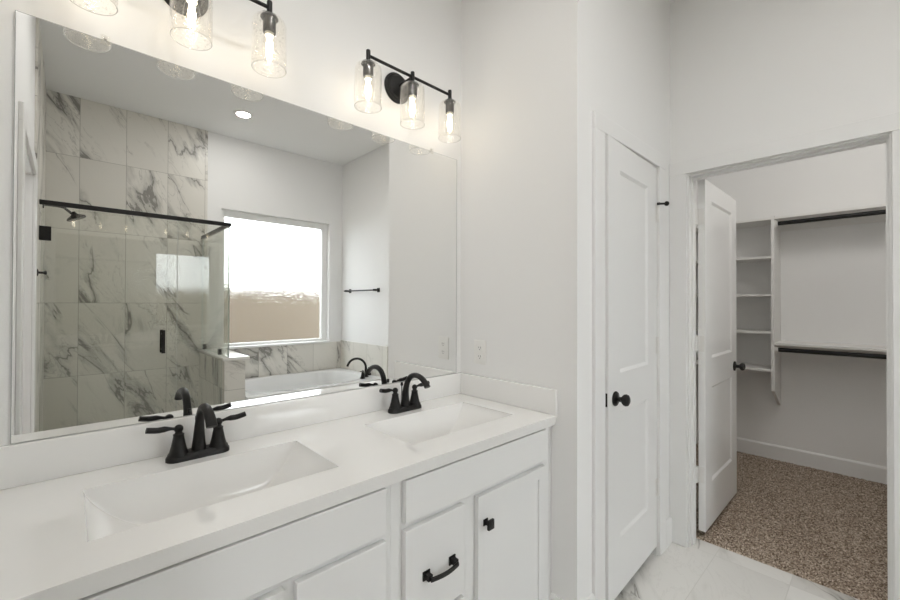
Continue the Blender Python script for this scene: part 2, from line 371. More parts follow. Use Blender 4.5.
# casings and jambs
def casing_Y(name, x0, x1, z1, y, w=0.09, t=0.016, head=0.075, jamb=True):
    bm = NB()
    box(bm, x0 - w, y - t, 0, x0 - 0.001, y, z1 + 0.001, 0.003); box(bm, x1 + 0.001, y - t, 0, x1 + w, y, z1 + 0.001, 0.003)
    box(bm, x0 - w, y - t, z1 + 0.001, x1 + w, y, z1 + head, 0.003)
    struct(name, bm, M['trim'])
def casing_X(name, y0, y1, z1, x, side, w=0.09, t=0.016, head=0.075):
    bm = NB(); a, b = sorted((x, x + side * t))
    box(bm, a, y0 - w, 0, b, y0 - 0.001, z1 + 0.001, 0.003); box(bm, a, y1 + 0.001, 0, b, y1 + w, z1 + 0.001, 0.003)
    box(bm, a, y0 - w, z1 + 0.001, b, y1 + w, z1 + head, 0.003)
    struct(name, bm, M['trim'])
casing_Y('trim_1', LX0, LX1, LZ, DY)
casing_X('trim_2', OPY0, OPY1, OPZ, XC, -1, w=0.0875)
casing_X('trim_3', EY0, EY1, EZ, LEFTX, 1, w=0.10)
casing_X('trim_4', OPY0, OPY1, OPZ, XC + T, 1)
def lining(name, plane, a0, a1, z1, d0, d1, t=0.012, stop=None):
    bm = NB()
    def bx(p, q, r, s, e0=d0, e1=d1):
        if plane == 'X': box(bm, e0, p, r, e1, q, s)
        else: box(bm, p, e0, r, q, e1, s)
    bx(a0, a0 + t, 0, z1 - t); bx(a1 - t, a1, 0, z1 - t); bx(a0, a1, z1 - t, z1)
    if stop:
        s0, s1 = stop
        bx(a0 + t, a0 + t + 0.01, 0, z1 - t - 0.01, s0, s1); bx(a1 - t - 0.01, a1 - t, 0, z1 - t - 0.01, s0, s1); bx(a0 + t, a1 - t, z1 - t - 0.01, z1 - t, s0, s1)
    struct(name, bm, M['trim'])
lining('trim_5', 'X', OPY0, OPY1 , OPZ, XC, XC + T, 0.006, (XC + 0.04, XC + 0.075))
lining('trim_6', 'X', EY0, EY1, EZ, LEFTX - T, LEFTX, 0.006, (LEFTX - 0.085, LEFTX - 0.05))
lining('trim_7', 'Y', LX0, LX1, LZ, DY, DY + T, 0.004, (DY + 0.04, DY + 0.07))
# tile slabs on the walls (12 mm thick)
bm = NB(); box(bm, LEFTX + 0.012, BACKY, 0, 1.003, BACKY + 0.010, HC); struct('wall_shower_back', bm, M['tile_back'])
bm = NB(); box(bm, LEFTX, BACKY, 0, LEFTX + 0.012, -0.46, HC); struct('wall_shower_side', bm, M['tile_side'])
bm = NB(); box(bm, 1.10, BACKY, 0.50, XC - 0.012, BACKY + 0.012, 0.848); struct('wall_tub_back', bm, M['tile_band'])
bm = NB(); box(bm, XC - 0.012, BACKY, 0.50, XC, -0.66, 0.862); struct('wall_tub_end', bm, M['tile_end'])

# half wall beside the shower
bm = NB(); HX0, HX1, HY = 0.938, 1.097, -0.765
box(bm, HX0, BACKY + 0.010, 0, HX1, HY, 0.845)
for f in bm.faces: f.material_index = 1 if abs(f.normal.x) > 0.5 else 0
hw = struct('wall_half', bm, [M['tile_half'], M['tile_half_side']])
bm = NB(); box(bm, HX0 - 0.018, BACKY + 0.010, 0.845, HX1 + 0.03, HY + 0.022, 0.872, 0.006, 3); struct('cap', bm, M['cap'], hw, smooth=True)
bm = NB(); box(bm, LEFTX + 0.012, -0.80, 0, HX0, -0.70, 0.11, 0.004); struct('trim_8', bm, M['cap'])

# ------------------------------------------------------------------ window and the outdoors
win = thing('window_1', None, None, ((WX0 + WX1) / 2, BACKY, WZ0), kind='structure')
bm = NB(); fy0, fy1 = BACKY - 0.115, BACKY - 0.065; fw = 0.045; fr = 0.066
box(bm, WX0, fy0, WZ0, WX0 + fw, fy1, WZ1, 0.003); box(bm, WX1 - fr, fy0, WZ0, WX1, fy1, WZ1, 0.003)
box(bm, WX0 + fw, fy0, WZ0, WX1 - fr, fy1, WZ0 + fw, 0.003); box(bm, WX0 + fw, fy0, WZ1 - fr, WX1 - fr, fy1, WZ1, 0.003)
obj('frame', bm, M['vinyl'], win)
bm = NB(); box(bm, WX0 + fw - 0.004, fy0 + 0.02, WZ0 + fw - 0.004, WX1 - fr + 0.004, fy0 + 0.026, WZ1 - fr + 0.004); obj('pane', bm, M['obscure'], win)
bm = NB(); box(bm, WX0, fy1, WZ0, WX1, BACKY, WZ0 + 0.018); box(bm, WX0 - 0.03, BACKY, WZ0 - 0.004, WX1 + 0.008, BACKY + 0.028, WZ0 + 0.018, 0.004); obj('sill', bm, M['trim'], win)
bm = NB(); box(bm, -12, -14, -0.5, 14, BACKY - T - 0.15, -0.35); struct('ground_outside', bm, M['dirt'])
fn = thing('fence', 'tan wooden privacy fence seen through the obscure window glass', 'fence', (1.8, -3.9, -0.35))
bm = NB()
for k in range(70):
    xx = -3 + k * 0.142; box(bm, xx, -3.9, -0.35, xx + 0.138, -3.88, 1.63 + random.uniform(-.006, .006))
obj('picket_panel', bm, M['fence'], fn)
bm = NB(); box(bm, -3, -3.94, 0.0, 6.9, -3.9, 0.09); box(bm, -3, -3.94, 1.2, 6.9, -3.9, 1.29); obj('rail', bm, M['fence'], fn)

# ------------------------------------------------------------------ doors
def panel_leaf(bm, w, h, t, panels, inset=0.014, depth=0.008):
    """leaf in local x 0..w, y 0..t, z 0..h; recessed panels on both faces"""
    xs = sorted({0, w, *[p[0] for p in panels], *[p[1] for p in panels]}); zs = sorted({0, h, *[p[2] for p in panels], *[p[3] for p in panels]})
    for y, sgn in ((0, 1), (t, -1)):
        V = {(a, c): bm.verts.new((a, y, c)) for a in xs for c in zs}
        for a0, a1 in zip(xs[:-1], xs[1:]):
            for c0, c1 in zip(zs[:-1], zs[1:]):
                q = [V[a0, c0], V[a1, c0], V[a1, c1], V[a0, c1]]
                if any(p[0] <= a0 and a1 <= p[1] and p[2] <= c0 and c1 <= p[3] for p in panels):
                    i_ = [bm.verts.new((a, y + sgn * depth, c)) for a, c in ((a0 + inset, c0 + inset), (a1 - inset, c0 + inset), (a1 - inset, c1 - inset), (a0 + inset, c1 - inset))]
                    for k in range(4): bm.faces.new((q[k], q[(k + 1) % 4], i_[(k + 1) % 4], i_[k]))
                    bm.faces.new(i_)
                else: bm.faces.new(q)
        if y == 0: F0 = V
        else: F1 = V
    def edge(pts):
        for p, q in zip(pts[:-1], pts[1:]): bm.faces.new((F0[p], F0[q], F1[q], F1[p]))
    edge([(a, 0) for a in xs]); edge([(a, h) for a in xs]); edge([(0, c) for c in zs]); edge([(w, c) for c in zs])
    return bm
def xform(bm, mat): bmesh.ops.transform(bm, matrix=mat, verts=bm.verts)
def door_knob_bm(bm, c, axis_sign):
    """round rose, neck and ball on the y axis; axis_sign -1 stands out towards -y"""
    k = [(0.031, 0), (0.032, 0.003), (0.030, 0.008), (0.016, 0.011), (0.0110, 0.014), (0.0110, 0.028), (0.016, 0.032), (0.0235, 0.039), (0.0258, 0.047), (0.023, 0.056), (0.014, 0.061)]
    lathe(bm, capped([(r, a * (1 if axis_sign < 0 else -1)) for r, a in k]), c, 'Y', 28)
# linen door: hinged on its right, standing ajar
A_ = math.radians(2.4); HGX, HGY = 2.267, DY
d1 = thing('door_1', None, None, (HGX, HGY, 0.0), kind='structure')
LW, LH, LT, LB = 0.600, 1.993, 0.035, 0.048
mat1 = Matrix.Translation((HGX, HGY, LB)) @ Matrix.Rotation(A_, 4, 'Z') @ Matrix.Translation((-LW, 0, 0))
bm = panel_leaf(NB(), LW, LH, LT, [(0.125, LW - 0.125, 0.24, 0.80), (0.125, LW - 0.125, 0.97, LH - 0.122)]); xform(bm, mat1); obj('leaf', bm, M['trim'], d1)
bm = NB(); door_knob_bm(bm, (0.066, 0, 0.865), -1); xform(bm, mat1); obj('door_knob', bm, M['black'], d1, smooth=True)
bm = NB(); door_knob_bm(bm, (0.066, LT, 0.865), 1); xform(bm, mat1); obj('door_knob', bm, M['black'], d1, smooth=True)
bm = NB(); box(bm, -0.0022, 0.005, 0.838, 0.001, 0.031, 0.896, 0.0008); box(bm, -0.010, 0.011, 0.858, 0.0, 0.024, 0.874, 0.001); xform(bm, mat1); obj('latch', bm, M['black'], d1)
for z in (0.36, 1.106, 1.80):
    bm = NB(); lathe(bm, capped([(0.0065, -0.045), (0.0065, -0.016), (0.0058, -0.0155), (0.0065, -0.015), (0.0065, 0.015), (0.0058, 0.0155), (0.0065, 0.016), (0.0065, 0.045)]), (HGX + 0.006, HGY - 0.006, z), 'Z', 14)
    box(bm, HGX - 0.012, HGY - 0.0022, z - 0.044, HGX + 0.004, HGY - 0.0004, z + 0.044); obj('hinge', bm, M['hinge'], d1, smooth=True)
bm = NB(); z = 1.853
tube(bm, [(HGX + 0.004, HGY - 0.012, z), (HGX + 0.044, HGY - 0.034, z + 0.004)], 0.0055, 10); lathe(bm, capped([(0.008, -0.006), (0.0085, 0), (0.008, 0.006)]), (HGX + 0.006, HGY - 0.010, z), 'Z', 14)
bmesh.ops.create_icosphere(bm, subdivisions=2, radius=0.0130, matrix=Matrix.Translation((HGX + 0.046, HGY - 0.036, z + 0.004)))
tube(bm, [(HGX + 0.004, HGY - 0.012, z), (HGX - 0.022, HGY - 0.020, z - 0.002)], 0.003, 10)
obj('hinge_stop', bm, M['black'], d1, smooth=True)
# closet door: swung fully into the closet, hinged on the left jamb
DX0, DY0, DYT = XC + T + 0.020, 0.684, 0.035
d2 = thing('door_2', None, None, (DX0, DY0, 0.0), kind='structure')
DW, DH, DB = 0.708, 1.985, 0.045
mat2 = Matrix.Translation((DX0, DY0, DB))
bm = panel_leaf(NB(), DW, DH, DYT, [(0.125, DW - 0.125, 0.25, 0.80), (0.125, DW - 0.125, 0.965, DH - 0.105)]); xform(bm, mat2); obj('leaf', bm, M['trim'], d2)
bm = NB(); door_knob_bm(bm, (DW - 0.066, 0, 0.865), -1); xform(bm, mat2); obj('door_knob', bm, M['black'], d2, smooth=True)
bm = NB(); door_knob_bm(bm, (DW - 0.066, DYT, 0.865), 1); xform(bm, mat2); obj('door_knob', bm, M['black'], d2, smooth=True)
bm = NB(); box(bm, DW - 0.001, 0.005, 0.838, DW + 0.002, 0.030, 0.896, 0.0008); xform(bm, mat2); obj('latch', bm, M['black'], d2)
for z in (0.36, 1.10, 1.82):
    bm = NB(); lathe(bm, capped([(0.0065, -0.045), (0.0065, 0.045)]), (DX0 - 0.010, DY0 + 0.040, z), 'Z', 12)
    box(bm, XC + T - 0.03, 0.7225, z - 0.045, DX0 + 0.002, 0.7255, z + 0.045); box(bm, DX0 - 0.003, 0.7145, z - 0.045, DX0 + 0.002, 0.7225, z + 0.045); box(bm, DX0 - 0.0022, DY0 + 0.004, z - 0.045, DX0 - 0.0002, DY0 + 0.036, z + 0.045)
    obj('hinge', bm, M['hinge'], d2, smooth=True)

# ------------------------------------------------------------------ vanity cabinet
VX0, VX1, FF, FT = LEFTX + 0.001, X1 - 0.006, 0.937, 0.918      # face frame plane, front plane
van = thing('vanity_cabinet', 'long white double vanity cabinet with black pulls under the pale countertop', 'cabinet', (0.65, 1.2, 0))
bm = NB(); TK = 0.10
box(bm, VX0, FF, TK, VX0 + 0.018, WY - 0.001, 0.828); box(bm, VX1 - 0.030, FF + 0.02, TK, VX1 - 0.012, WY - 0.001, 0.828)
box(bm, 0.655, FF + 0.02, TK, 0.673, WY - 0.001, 0.70); box(bm, VX0, FF + 0.02, TK, VX1 - 0.012, WY - 0.001, TK + 0.018); box(bm, VX0, WY - 0.012, TK, VX1 - 0.012, WY - 0.001, 0.828)
box(bm, VX0, FF + 0.07, 0, VX1 - 0.012, FF + 0.088, TK)
obj('carcass', bm, M['cabinet'], van)
bm = NB()                                                       # face frame
box(bm, VX0, FF, TK, VX1 - 0.012, FF + 0.02, 0.829)
box(bm, 0.6555, FF - 0.0012, TK, 0.657, FF - 0.0001, 0.829)
obj('face_frame', bm, M['cabinet'], van)
bm = NB(); box(bm, VX1 - 0.012, FF - 0.002, TK - 0.1, VX1 + 0.005, FF + 0.02, 0.829, 0.001); obj('scribe', bm, M['cabinet'], van)
def slab(name, x0, x1, z0, z1, parent):
    bm = NB(); box(bm, x0, FT, z0, x1, FF - 0.0005, z1, 0.002); return obj(name, bm, M['cabinet'], parent)
def shaker(name, x0, x1, z0, z1, parent, fr=0.042):
    bm = NB(); panel_leaf(bm, x1 - x0, z1 - z0, FF - FT - 0.0005, [(fr, x1 - x0 - fr, fr, z1 - z0 - fr)], 0.0008, 0.006); xform(bm, Matrix.Translation((x0, FT, z0))); return obj(name, bm, M['cabinet'], parent)
def pull(x, z, parent):
    bm = NB()
    for s in (-1, 1):
        cx = x + s * 0.052
        prism(bm, [(cx - 0.013, z - 0.013), (cx + 0.013, z - 0.013), (cx + 0.013, z + 0.013), (cx - 0.013, z + 0.013)], 'XZ', FT - 0.004, FT)
        prism(bm, [(cx - 0.008, z - 0.008), (cx + 0.008, z - 0.008), (cx + 0.008, z + 0.008), (cx - 0.008, z + 0.008)], 'XZ', FT - 0.022, FT - 0.004)
    pts = [(x - 0.054 + 0.108 * i / 12, FT - 0.026 - 0.008 * math.sin(PI * i / 12), z - 0.002) for i in range(13)]
    tube(bm, pts, 0.0, 8, flat=[(0.0045, 0.008)] * 13, up=(0, 0, 1))
    return obj('pull', bm, M['black'], parent, smooth=True, angle=30)
def knob(x, z, parent):
    bm = NB(); box(bm, x - 0.011, FT - 0.003, z - 0.011, x + 0.011, FT, z + 0.011, 0.001); box(bm, x - 0.006, FT - 0.020, z - 0.006, x + 0.006, FT - 0.003, z + 0.006)
    box(bm, x - 0.0145, FT - 0.029, z - 0.0165, x + 0.0145, FT - 0.019, z + 0.0165, 0.003, 2)
    return obj('knob', bm, M['black'], parent, smooth=True, angle=30)
slab('false_front', 0.696, 1.392, 0.702, 0.824, van); slab('false_front', -0.085, 0.632, 0.702, 0.824, van)
for a, b, s in ((0.695, 0.932, 1), (0.386, 0.632, -1)):
    for z0, z1 in ((0.402, 0.682), (0.118, 0.388)):
        d = slab('drawer', a, b, z0, z1, van); pull((a + b) / 2 + 0.008, z1 - 0.152 if z1 > 0.5 else z1 - 0.13, d)
d = shaker('door', 0.995, 1.385, 0.118, 0.682, van); knob(1.029, 0.590, d)
d = shaker('door', -0.085, 0.358, 0.118, 0.682, van); knob(0.322, 0.590, d)

# ------------------------------------------------------------------ countertop with two integral basins
ct = thing('vanity_countertop', 'glossy white one-piece countertop with two rectangular basins on the vanity', 'countertop', (0.65, 1.19, 0.829))
B1, B2, BY0, BY1 = (0.030, 0.550), (0.806, 1.326), 1.030, 1.322
CX0, CX1 = LEFTX + 0.001, X1 - 0.001
bm = NB()
xs = [CX0, *B1, *B2, CX1]; ys = [CTF, BY0, BY1, WY - 0.001]; z1, z0 = CTZ, 0.830
V = {(a, c): bm.verts.new((a, c, z1)) for a in xs for c in ys}; V0 = {(a, c): bm.verts.new((a, c + (0.013 if c == CTF else 0), z0)) for a in xs for c in ys}
for i in range(5):
    for j in range(3):
        if j == 1 and i in (1, 3): continue
        q = [(xs[i], ys[j]), (xs[i + 1], ys[j]), (xs[i + 1], ys[j + 1]), (xs[i], ys[j + 1])]
        bm.faces.new([V[p] for p in q]); bm.faces.new([V0[p] for p in q][::-1])
def side(path):
    for p, q in zip(path[:-1], path[1:]): bm.faces.new((V[p], V[q], V0[q], V0[p]))
side([(x, ys[0]) for x in xs]); side([(x, ys[-1]) for x in xs]); side([(xs[0], y) for y in ys]); side([(xs[-1], y) for y in ys])
es = [e for e in bm.edges if all(abs(v.co.y - CTF) < 1e-6 and abs(v.co.z - z1) < 1e-6 for v in e.verts)]
bmesh.ops.bevel(bm, geom=es, offset=0.004, segments=3, profile=0.5, affect='EDGES')
obj('slab', bm, M['counter'], ct, smooth=True, angle=35)
def basin(x0, x1):
    bm = NB(); nx, ny = 120, 84; D = 0.142; g = []
    def prof(s, p): s = min(max(s, 0), 1); return (1 - (1 - s) ** 2) ** p
    def warp(t, k):                      # denser near the ends
        return 0.5 - 0.5 * math.cos(PI * t) if k else t
    for i in range(nx + 1):
        row = []
        for j in range(ny + 1):
            u, v = warp(i / nx, 1), warp(j / ny, 1)
            x = x0 + (x1 - x0) * u; y = BY0 + (BY1 - BY0) * v
            dx = min(x - x0, x1 - x); dy_b = BY1 - y; dy_f = y - BY0
            py = min(prof(dy_b / 0.055, 0.62), prof(dy_f / 0.075, 0.62))
            px = prof(dx / 0.225, 0.72); k = 0.035; hh = max(k - abs(px - py), 0) / k
            zz = CTZ - D * max(0.0, (min(px, py) - hh * hh * k * 0.25))
            row.append(bm.verts.new((x, y, zz)))
        g.append(row)
    for i in range(nx):
        for j in range(ny): bm.faces.new((g[i][j], g[i + 1][j], g[i + 1][j + 1], g[i][j + 1]))
    o = obj('basin', bm, M['counter'], ct, smooth=True, angle=180)
    cx, cy = (x0 + x1) / 2, (BY0 + BY1) / 2 + 0.02
    b2 = NB(); lathe(b2, capped([(0.030, -0.003), (0.031, 0.002), (0.026, 0.004), (0.022, 0.0015), (0.019, 0.0015), (0.017, 0.006)]), (cx, cy, CTZ - D), 'Z', 28)
    obj('drain', b2, M['bronze'], o, smooth=True)
basin(*B1); basin(*B2)
bm = NB(); box(bm, CX0, WY - 0.019, CTZ, CX1, WY - 0.001, BSZ - 0.001, 0.003, 2); obj('backsplash', bm, M['counter'], ct, smooth=True, angle=35)
bm = NB(); box(bm, X1 - 0.019, CTF, CTZ, X1 - 0.001, WY - 0.019, BSZ - 0.001, 0.003, 2); obj('side_splash', bm, M['counter'], ct, smooth=True, angle=35)

# ------------------------------------------------------------------ faucets
def faucet(cx, cy=1.388, z=CTZ):
    r = thing('faucet', 'dark bronze two-handle faucet behind the basin nearer the camera', 'faucet', (cx, cy, z), 'bathroom faucets')
    bm = NB(); n = 40; hw_, hd = 0.082, 0.027
    def outline(s, zz):
        out = []
        for i in range(n):
            a = 2 * PI * i / n; ex = hw_ - hd
            out.append(bm.verts.new((cx + (ex if math.cos(a) > 0 else -ex) + hd * s * math.cos(a), cy + hd * s * math.sin(a), zz)))
        return out
    rs = [outline(s, z + h_) for s, h_ in ((1.0, 0), (1.0, 0.009), (0.94, 0.0125), (0.86, 0.0145), (0.82, 0.020))]
    for a, b in zip(rs[:-1], rs[1:]):
        for i in range(n): bm.faces.new((a[i], a[(i + 1) % n], b[(i + 1) % n], b[i]))
    bm.faces.new(rs[0][::-1]); bm.faces.new(rs[-1]); obj('base_plate', bm, M['bronze'], r, smooth=True)
    for s in (-1, 1):
        hx = cx + s * 0.0508
        bm = NB(); lathe(bm, capped([(0.0255, 0.012), (0.0255, 0.020), (0.0225, 0.025), (0.0185, 0.040), (0.0150, 0.058), (0.0130, 0.070), (0.0138, 0.0715), (0.0138, 0.0745), (0.0105, 0.076), (0.0085, 0.080), (0.0085, 0.083)]), (hx, cy, z), 'Z', 28)
        h = obj('handle', bm, M['bronze'], r, smooth=True, angle=50)
        bm = NB(); bmesh.ops.create_uvsphere(bm, u_segments=18, v_segments=12, radius=0.0118, matrix=Matrix.Translation((hx, cy, z + 0.0895)))
        pts = []; fl = []
        for i in range(13):
            t = i / 12; pts.append((hx + s * (0.004 + 0.072 * t), cy - 0.004 * t, z + 0.0895 + 0.003 * math.sin(PI * min(t * 1.6, 1)) + 0.007 * t * t + (0.004 * t)))
            k_ = min(1, max(0, (t - 0.20) / 0.22)); w = 0.0048 + 0.0030 * k_; th = 0.0045 + 0.0042 * k_ - 0.0006 * t
            fl.append((w, th))
        tube(bm, pts, 0, 12, flat=fl, up=(0, 0, 1)); obj('lever', bm, M['bronze'], h, smooth=True, angle=50)
    bm = NB(); ctl = [(0.0, 0.014), (-0.001, 0.045), (-0.004, 0.082), (-0.013, 0.114), (-0.031, 0.140), (-0.056, 0.153), (-0.084, 0.155), (-0.112, 0.147), (-0.135, 0.132), (-0.147, 0.117)]
    wid = [(0.0205, 0.0205), (0.0165, 0.0172), (0.0132, 0.0136), (0.0115, 0.0120), (0.0114, 0.0116), (0.0119, 0.0113), (0.0126, 0.0108), (0.0132, 0.0100), (0.0138, 0.0094), (0.0142, 0.0085)]
    pts = []; fl = []
    def cr(p, t): return 0.5 * ((2 * p[1]) + (p[2] - p[0]) * t + (2 * p[0] - 5 * p[1] + 4 * p[2] - p[3]) * t * t + (3 * p[1] - p[0] - 3 * p[2] + p[3]) * t ** 3)
    for i in range(len(ctl) - 1):
        q = [max(0, i - 1), i, i + 1, min(len(ctl) - 1, i + 2)]
        for k in range(5 if i == len(ctl) - 2 else 4):
            t = k / 4; pts.append((cx, cy + cr([ctl[j][0] for j in q], t), z + cr([ctl[j][1] for j in q], t))); fl.append((cr([wid[j][0] for j in q], t), cr([wid[j][1] for j in q], t)))
    tube(bm, pts, 0, 22, flat=[(b, a) for a, b in fl], up=(1, 0, 0))
    obj('spout', bm, M['bronze'], r, smooth=True, angle=50)
    bm = NB(); lathe(bm, capped([(0.0022, 0.014), (0.0022, 0.098), (0.0055, 0.100), (0.0062, 0.104), (0.0055, 0.112), (0.004, 0.114)]), (cx, cy + 0.0235 , z), 'Z', 14); obj('lift_rod', bm, M['bronze'], r, smooth=True)
    return r
f1 = faucet(0.286)
f2 = copy_tree(f1); f2.location.x = 1.045; f2['label'] = 'dark bronze two-handle faucet behind the basin near the outlet wall'

# ------------------------------------------------------------------ mirror
MX0, MX1, MZ1 = -0.100, 1.4195, 2.045
mir = thing('vanity_mirror', 'large frameless rectangular mirror standing on the backsplash below the wall lights', 'mirror', (0.66, WY, BSZ))
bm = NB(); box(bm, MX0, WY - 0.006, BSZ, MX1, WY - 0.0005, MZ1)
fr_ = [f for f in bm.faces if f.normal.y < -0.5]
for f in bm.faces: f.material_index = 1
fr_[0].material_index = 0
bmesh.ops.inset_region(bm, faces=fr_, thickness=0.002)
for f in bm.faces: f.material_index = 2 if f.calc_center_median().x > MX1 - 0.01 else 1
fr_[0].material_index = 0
obj('glass', bm, [M['silver'], M['mirror_edge'], M['mirror_edge_shade']], mir)
for x, z in ((0.07, MZ1), (1.253, MZ1)):
    bm = NB(); box(bm, x - 0.010, WY - 0.0095, z - 0.012, x + 0.010, WY - 0.0062, z + 0.014, 0.0012); obj('clip', bm, M['seeded'], mir)
    lathe_b = NB(); lathe(lathe_b, capped([(0.004, 0.0), (0.004, 0.006)]), (x, WY - 0.0005, z + 0.008), 'Y', 12); obj('screw', lathe_b, M['chrome'], mir)

# ------------------------------------------------------------------ vanity lights
def vanity_light(cx, sp=0.2155, yb=1.355, zb=2.278):
    r = thing('vanity_light', 'black three-light wall fixture above the mirror, its middle and right shades in view', 'light fixture', (cx, WY, zb), 'vanity lights')
    bm = NB(); lathe(bm, capped([(0.066, 0.0), (0.066, 0.006), (0.060, 0.009), (0.058, 0.013), (0.052, 0.015), (0.048, 0.021), (0.020, 0.026)]), (cx, WY - 0.0005, zb - 0.006), 'Y', 48); obj('backplate', bm, M['black'], r, smooth=True, angle=35)
    bm = NB(); tube(bm, [(cx, WY - 0.02, zb - 0.004), (cx, yb, zb)], 0.0065, 14); obj('arm', bm, M['black'], r, smooth=True)
    bm = NB(); tube(bm, [(cx - sp, yb, zb), (cx + sp, yb, zb)], 0.0060, 14); obj('bar', bm, M['black'], r, smooth=True)
    for k in (-1, 0, 1):
        x = cx + k * sp; c = (x, yb, 0)
        bm = NB(); lathe(bm, capped([(0.0085, 2.252), (0.0085, 2.297), (0.0075, 2.299)]), c, 'Z', 18)
        lathe(bm, capped([(0.027, 2.2435), (0.0268, 2.246), (0.022, 2.251), (0.012, 2.2545)]), c, 'Z', 28)
        lathe(bm, capped([(0.0185, 2.196), (0.0195, 2.200), (0.0195, 2.226), (0.0175, 2.2435)]), c, 'Z', 28)
        s_ = obj('socket', bm, M['black'], r, smooth=True, angle=35)
        bm = NB(); ro, ri = 0.052, 0.0495
        prof = [(0.018, 2.2425), (0.032, 2.2420), (0.043, 2.2385), (0.0495, 2.231), (ro, 2.220), (ro, 2.0785), (ro - 0.0012, 2.077), (ri, 2.0785), (ri, 2.219), (0.047, 2.2295), (0.041, 2.236), (0.031, 2.2393), (0.018, 2.2398)]
        lathe(bm, prof, c, 'Z', 44, closed=True)
        for f in bm.faces: f.material_index = 1 if f.calc_center_median().z < 2.0784 else 0
        obj('shade', bm, [M['seeded'], M['lip']], r, smooth=True, angle=60)
        bm = NB(); lathe(bm, [(0.0125, 2.196), (0.0135, 2.190), (0.0175, 2.178), (0.0215, 2.160), (0.0225, 2.145), (0.0215, 2.125), (0.0165, 2.108), (0.009, 2.099), (0, 2.096)], c, 'Z', 24)
        b_ = obj('bulb', bm, M['bulb_glass'], r, smooth=True, angle=180)
        bm = NB()
        for q in range(6):
            a = 2 * PI * q / 6; a2 = a + 0.5
            tube(bm, [(x + 0.006 * math.cos(a), yb + 0.006 * math.sin(a), 2.180), (x + 0.0105 * math.cos(a2), yb + 0.0105 * math.sin(a2), 2.150), (x + 0.007 * math.cos(a), yb + 0.007 * math.sin(a), 2.115)], 0.0012, 6)
        obj('filament', bm, M['filament'], b_, smooth=True)
        bm = NB(); lathe(bm, capped([(0.0135, 2.186), (0.0140, 2.196), (0.0125, 2.198)]), c, 'Z', 20); lathe(bm, capped([(0.0025, 2.11), (0.004, 2.186)]), c, 'Z', 10); obj('bulb_stem', bm, M['ceramic_glow'], b_, smooth=True)
        ld = bpy.data.lights.new('bulb glow', 'POINT'); ld.energy = BULB_W; ld.color = (1.0, 0.975, 0.94); ld.shadow_soft_size = 0.013
        lo = bpy.data.objects.new('bulb_glow', ld); COL.objects.link(lo); lo.parent = r; lo.location = Vector((x, yb, 2.148)) - r.location
    return r
v1 = vanity_light(0.253)
v2 = copy_tree(v1); v2.location.x = 1.0525; v2['label'] = 'black three-light wall fixture above the mirror beside the outlet wall, all shades in view'

# ------------------------------------------------------------------ outlet
ou = thing('wall_outlet_plate', 'white duplex power outlet plate on the wall above the side splash', 'outlet', (X1, 1.332, 1.088))
bm = NB(); box(bm, X1 - 0.0055, 1.293, 1.030, X1, 1.371, 1.146, 0.003, 2); obj('cover_plate', bm, M['plastic'], ou, smooth=True)
for dz in (-0.021, 0.021):
    bm = NB(); lathe(bm, capped([(0.0172, 0.0), (0.0172, 0.0015)]), (X1 - 0.0052, 1.332, 1.088 + dz), 'X', 26)
    for v in bm.verts: v.co.x = X1 - 0.0052 - (v.co.x - (X1 - 0.0052)); v.co.z = 1.088 + dz + max(-0.0135, min(0.0135, v.co.z - 1.088 - dz))
    rc = obj('receptacle', bm, M['plastic'], ou, smooth=True)
    bm = NB(); q = X1 - 0.0072
    box(bm, q, 1.332 - 0.0075, 1.088 + dz - 0.002, q + 0.001, 1.332 - 0.0055, 1.088 + dz + 0.007); box(bm, q, 1.332 + 0.0055, 1.088 + dz - 0.001, q + 0.001, 1.332 + 0.0075, 1.088 + dz + 0.006)
    lathe(bm, capped([(0.0025, 0), (0.0025, 0.001)]), (q, 1.332, 1.088 + dz - 0.0075), 'X', 10); obj('slot', bm, M['slot'], rc)
bm = NB(); lathe(bm, capped([(0.003, -0.0012), (0.003, 0.0)]), (X1 - 0.0055, 1.332, 1.088), 'X', 12); obj('screw', bm, M['plastic'], ou)

# ------------------------------------------------------------------ shower enclosure
GY, GT = -0.757, 0.009; GX0, GXS, GX1 = LEFTX + 0.018, 0.606, 0.968; GTOP = 1.952
sh = thing('shower_enclosure', 'clear glass shower enclosure with black header rail, seen in the mirror', 'shower enclosure', (0.4, GY, 0.11))
def pane(name, x0, y0, z0, x1, y1, z1, parent, thin):
    bm = NB(); box(bm, x0, y0, z0, x1, y1, z1)
    for f in bm.faces: f.material_index = 0 if abs(f.normal[thin]) > 0.5 else 1
    return obj(name, bm, [M['shower_glass'], M['glass_edge']], parent)
gd = pane('glass_door', GX0 + 0.004, GY, 0.125, GXS - 0.0025, GY + GT, GTOP - 0.012, sh, 1)
bm = NB(); prism(bm, [(GXS + 0.0025, 0.11), (HX0 - 0.022, 0.11), (HX0 - 0.022, 0.874), (GX1, 0.874), (GX1, GTOP), (GXS + 0.0025, GTOP)], 'XZ', GY, GY + GT)
bm.normal_update()
for f in bm.faces: f.material_index = 0 if abs(f.normal.y) > 0.5 else (2 if f.calc_center_median().x > GX1 - 0.002 else 1)
obj('fixed_panel', bm, [M['shower_glass'], M['glass_edge'], M['glass_edge_dark']], sh)
pane('return_panel', GX1 - GT, BACKY + 0.014, 0.874, GX1, GY - 0.001, GTOP, sh, 0)
bm = NB(); box(bm, LEFTX + 0.0125, GY - 0.009, GTOP - 0.004, GX1 + 0.010, GY + GT + 0.009, GTOP + 0.026, 0.003); obj('header_rail', bm, M['black'], sh)
bm = NB(); box(bm, GX1 - GT - 0.008, BACKY + 0.0105, GTOP - 0.004, GX1 + 0.008, GY - 0.010, GTOP + 0.026, 0.003); obj('header_rail', bm, M['black'], sh)
